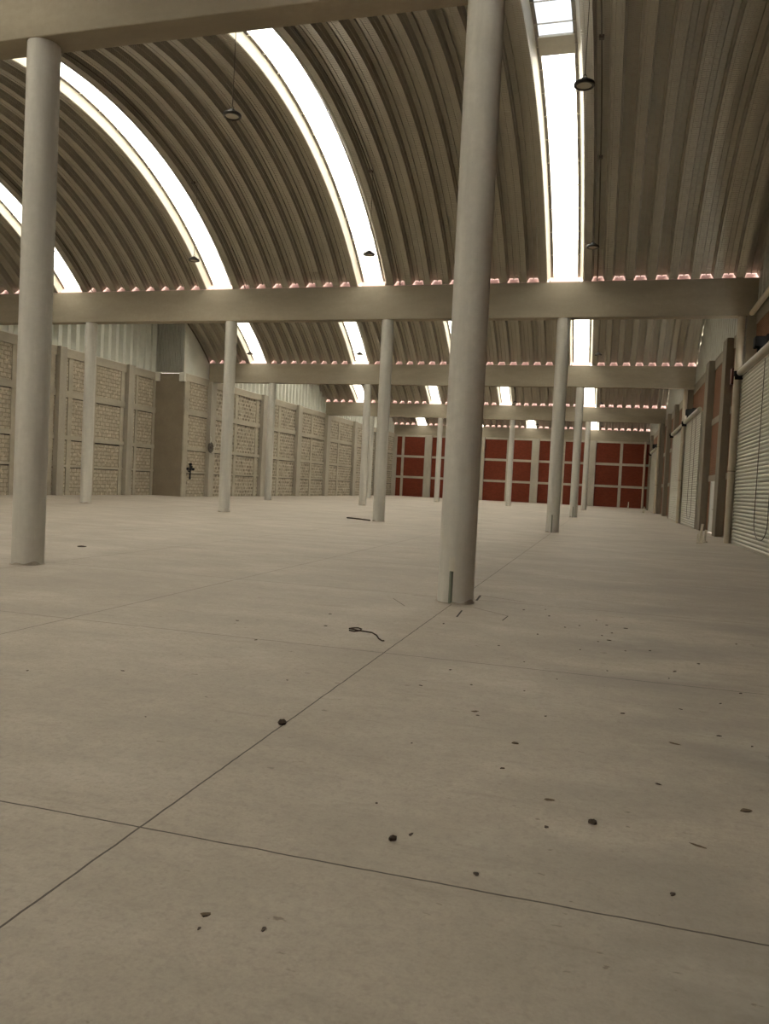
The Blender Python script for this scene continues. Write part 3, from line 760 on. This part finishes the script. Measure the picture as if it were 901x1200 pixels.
stake(3.34, 28.8, 0.44, 'shorter faint upright stub just right of the pale upright stub on the floor', 0.03)
stake(3.30, 73.0, 0.55, 'tiny distant upright stub on the floor before the far right corner')
stake(2.3, 84.0, 0.8, 'tiny distant stub standing before the right end of the red brick wall', 0.0)
def clod(x, y, s, flat=0.7, name='dirt_clod', m='clod', rot=0.0, el=1.0, seed=0):
    r = random.Random(seed); b = MB(); nu, nv = 10, 6
    ph = [r.uniform(0, 6.28) for _ in range(5)]
    prof = []
    for v in range(nv+1):
        t = math.pi*v/nv; st = len(b.v)
        for u in range(nu):
            a = 2*math.pi*u/nu
            q = s*(1+0.22*math.sin(2*a+ph[0])*math.sin(t)+0.18*math.sin(3*a+ph[1]+t)+0.12*math.cos(5*t+ph[2]))
            px, py, pz = q*math.sin(t)*math.cos(a)*el, q*math.sin(t)*math.sin(a), q*math.cos(t)*flat
            b.v.append((px*math.cos(rot)-py*math.sin(rot), px*math.sin(rot)+py*math.cos(rot), max(pz + s*flat*0.75, 0.0)))
        prof.append(st)
    for v in range(nv):
        for u in range(nu): b.f.append((prof[v]+u, prof[v]+(u+1)%nu, prof[v+1]+(u+1)%nu, prof[v+1]+u)); b.mi.append(0)
    return b.build(name, M[m], None, True, (x, y, 0.0))
big = [(-1.82, 4.41, 0.022, 'dark dirt clod sitting on the long saw cut in the floor', 0.8, 1.0),
       (-0.78, 3.16, 0.015, 'dark dirt clod alone on the near floor, middle of the photo', 0.8, 1.1),
       (0.03, 3.66, 0.017, 'dark ragged dirt clod on the near floor, right of the middle', 0.7, 1.0)]
for i, (x, y, s, lab, fl, el) in enumerate(big): tag(clod(x, y, s, fl, seed=i+1, el=el), lab, 'clod')
scr = [(-0.76, 5.20, 0.0132, 'elongated brown scrap on the floor below the foreground column, right side', 2.0, 0.3),
       (0.47, 3.60, 0.0096, 'long thin brown scrap on the near floor at lower right', 3.2, -0.5),
       (0.74, 4.10, 0.0180, 'dark flat scrap on the floor close to the right photo edge', 1.6, 0.1),
       (-0.18, 3.86, 0.0132, 'dark flat scrap left of the ragged clod on the near floor', 1.9, -0.1),
       (-1.23, 2.38, 0.0108, 'small brown scrap on the nearest slab at lower left', 1.9, 0.5),
       (0.49, 5.05, 0.0120, 'thin dark scrap lying on the grey stain at right', 2.6, -0.35),
       (-0.43, 4.65, 0.0132, 'dark flattened scrap on the floor right of centre', 1.9, 0.0)]
for i, (x, y, s, lab, el, rot) in enumerate(scr): tag(clod(x, y, s, 0.28, 'brown_scrap', 'leaf', rot, el, 20+i), lab, 'scrap')
small = [(-0.73, 5.12), (-1.21, 2.30), (-0.29, 6.39), (0.05, 8.59), (0.15, 8.81), (-0.02, 9.6), (-0.57, 9.6), (0.27, 7.87), (0.01, 8.22), (-9.58, 12.85), (-3.02, 6.61), (-2.63, 4.2), (-4.0, 4.8),
         (-1.14, 6.3), (-1.62, 8.39), (-0.72, 3.24), (0.66, 7.16), (0.59, 6.86), (1.4, 8.85), (-0.17, 3.54), (0.33, 3.12), (-1.01, 2.37), (0.78, 5.34), (-3.4, 5.1), (-2.9, 8.3), (0.9, 6.2), (-1.0, 4.4), (-0.9, 5.9), (-0.5, 5.9), (0.2, 5.6), (0.35, 4.3), (-0.45, 4.2), (-1.25, 5.7), (-2.2, 5.4), (-0.2, 9.1), (0.1, 9.3), (-0.35, 8.9), (-0.6, 8.3), (0.3, 9.2), (0.12, 8.35), (-0.15, 7.7), (0.5, 8.0), (-0.9, 7.5), (-0.6, 6.9), (0.1, 6.9), (0.9, 7.6), (-0.3, 5.3), (0.6, 5.9), (0.95, 5.2), (-0.65, 10.1), (-0.9, 9.9), (1.1, 6.6), (-3.6, 7.4), (-2.7, 7.6), (-0.95, 3.5), (-0.4, 3.0)]
for i, (x, y) in enumerate(small):
    s = random.uniform(0.0055, 0.010)*(1.0 + 0.10*max(0, y-5))
    if y > 12: s = 0.045
    tag(clod(x, y, s, 0.35, 'floor_crumb', 'clod', random.uniform(0, 3), random.uniform(1.0, 2.0), 50+i), 'small dark crumb of dirt scattered on the concrete floor', 'crumb', 'dirt crumbs on the floor')

# ------------------------------------------------------------------ daylight
w = bpy.data.worlds.new('overcast_sky'); sc.world = w; w.use_nodes = True
nt = w.node_tree; nt.nodes.clear()
bg = N(nt, 'ShaderNodeBackground', Strength=12.0); bg.inputs['Color'].default_value = (1.0, 0.965, 0.885, 1)
o = N(nt, 'ShaderNodeOutputWorld'); L(nt, bg.outputs[0], o.inputs[0])

# ------------------------------------------------------------------ camera
f, pit, rol, yaw = 919.5556, 0.0366, 0.0488, 0.2731
cy, sy = math.cos(yaw), math.sin(yaw)
F0 = Vector((-sy, cy, 0)); R0 = Vector((cy, sy, 0)); U0 = Vector((0, 0, 1))
F = F0*math.cos(pit)-U0*math.sin(pit); U = U0*math.cos(pit)+F0*math.sin(pit)
Rv = R0*math.cos(rol)+U*math.sin(rol); Uv = U*math.cos(rol)-R0*math.sin(rol)
cam = bpy.data.cameras.new('camera'); co = bpy.data.objects.new('camera', cam); COL.objects.link(co)
mw = Matrix((( Rv.x, Uv.x, -F.x, 0), (Rv.y, Uv.y, -F.y, 0), (Rv.z, Uv.z, -F.z, 1.5), (0, 0, 0, 1)))
co.matrix_world = mw
cam.sensor_fit = 'VERTICAL'; cam.sensor_height = 36.0; cam.lens = f/1200*36.0
cam.clip_start = 0.05; cam.clip_end = 400
sc.camera = co
sc.view_settings.view_transform = 'Standard'; sc.view_settings.look = 'None'
sc.view_settings.exposure = 0.0; sc.view_settings.gamma = 1.0; sc.view_settings.use_curve_mapping = False
sc.cycles.max_bounces = 10; sc.cycles.diffuse_bounces = 8; sc.cycles.transparent_max_bounces = 12
sc.cycles.caustics_reflective = False
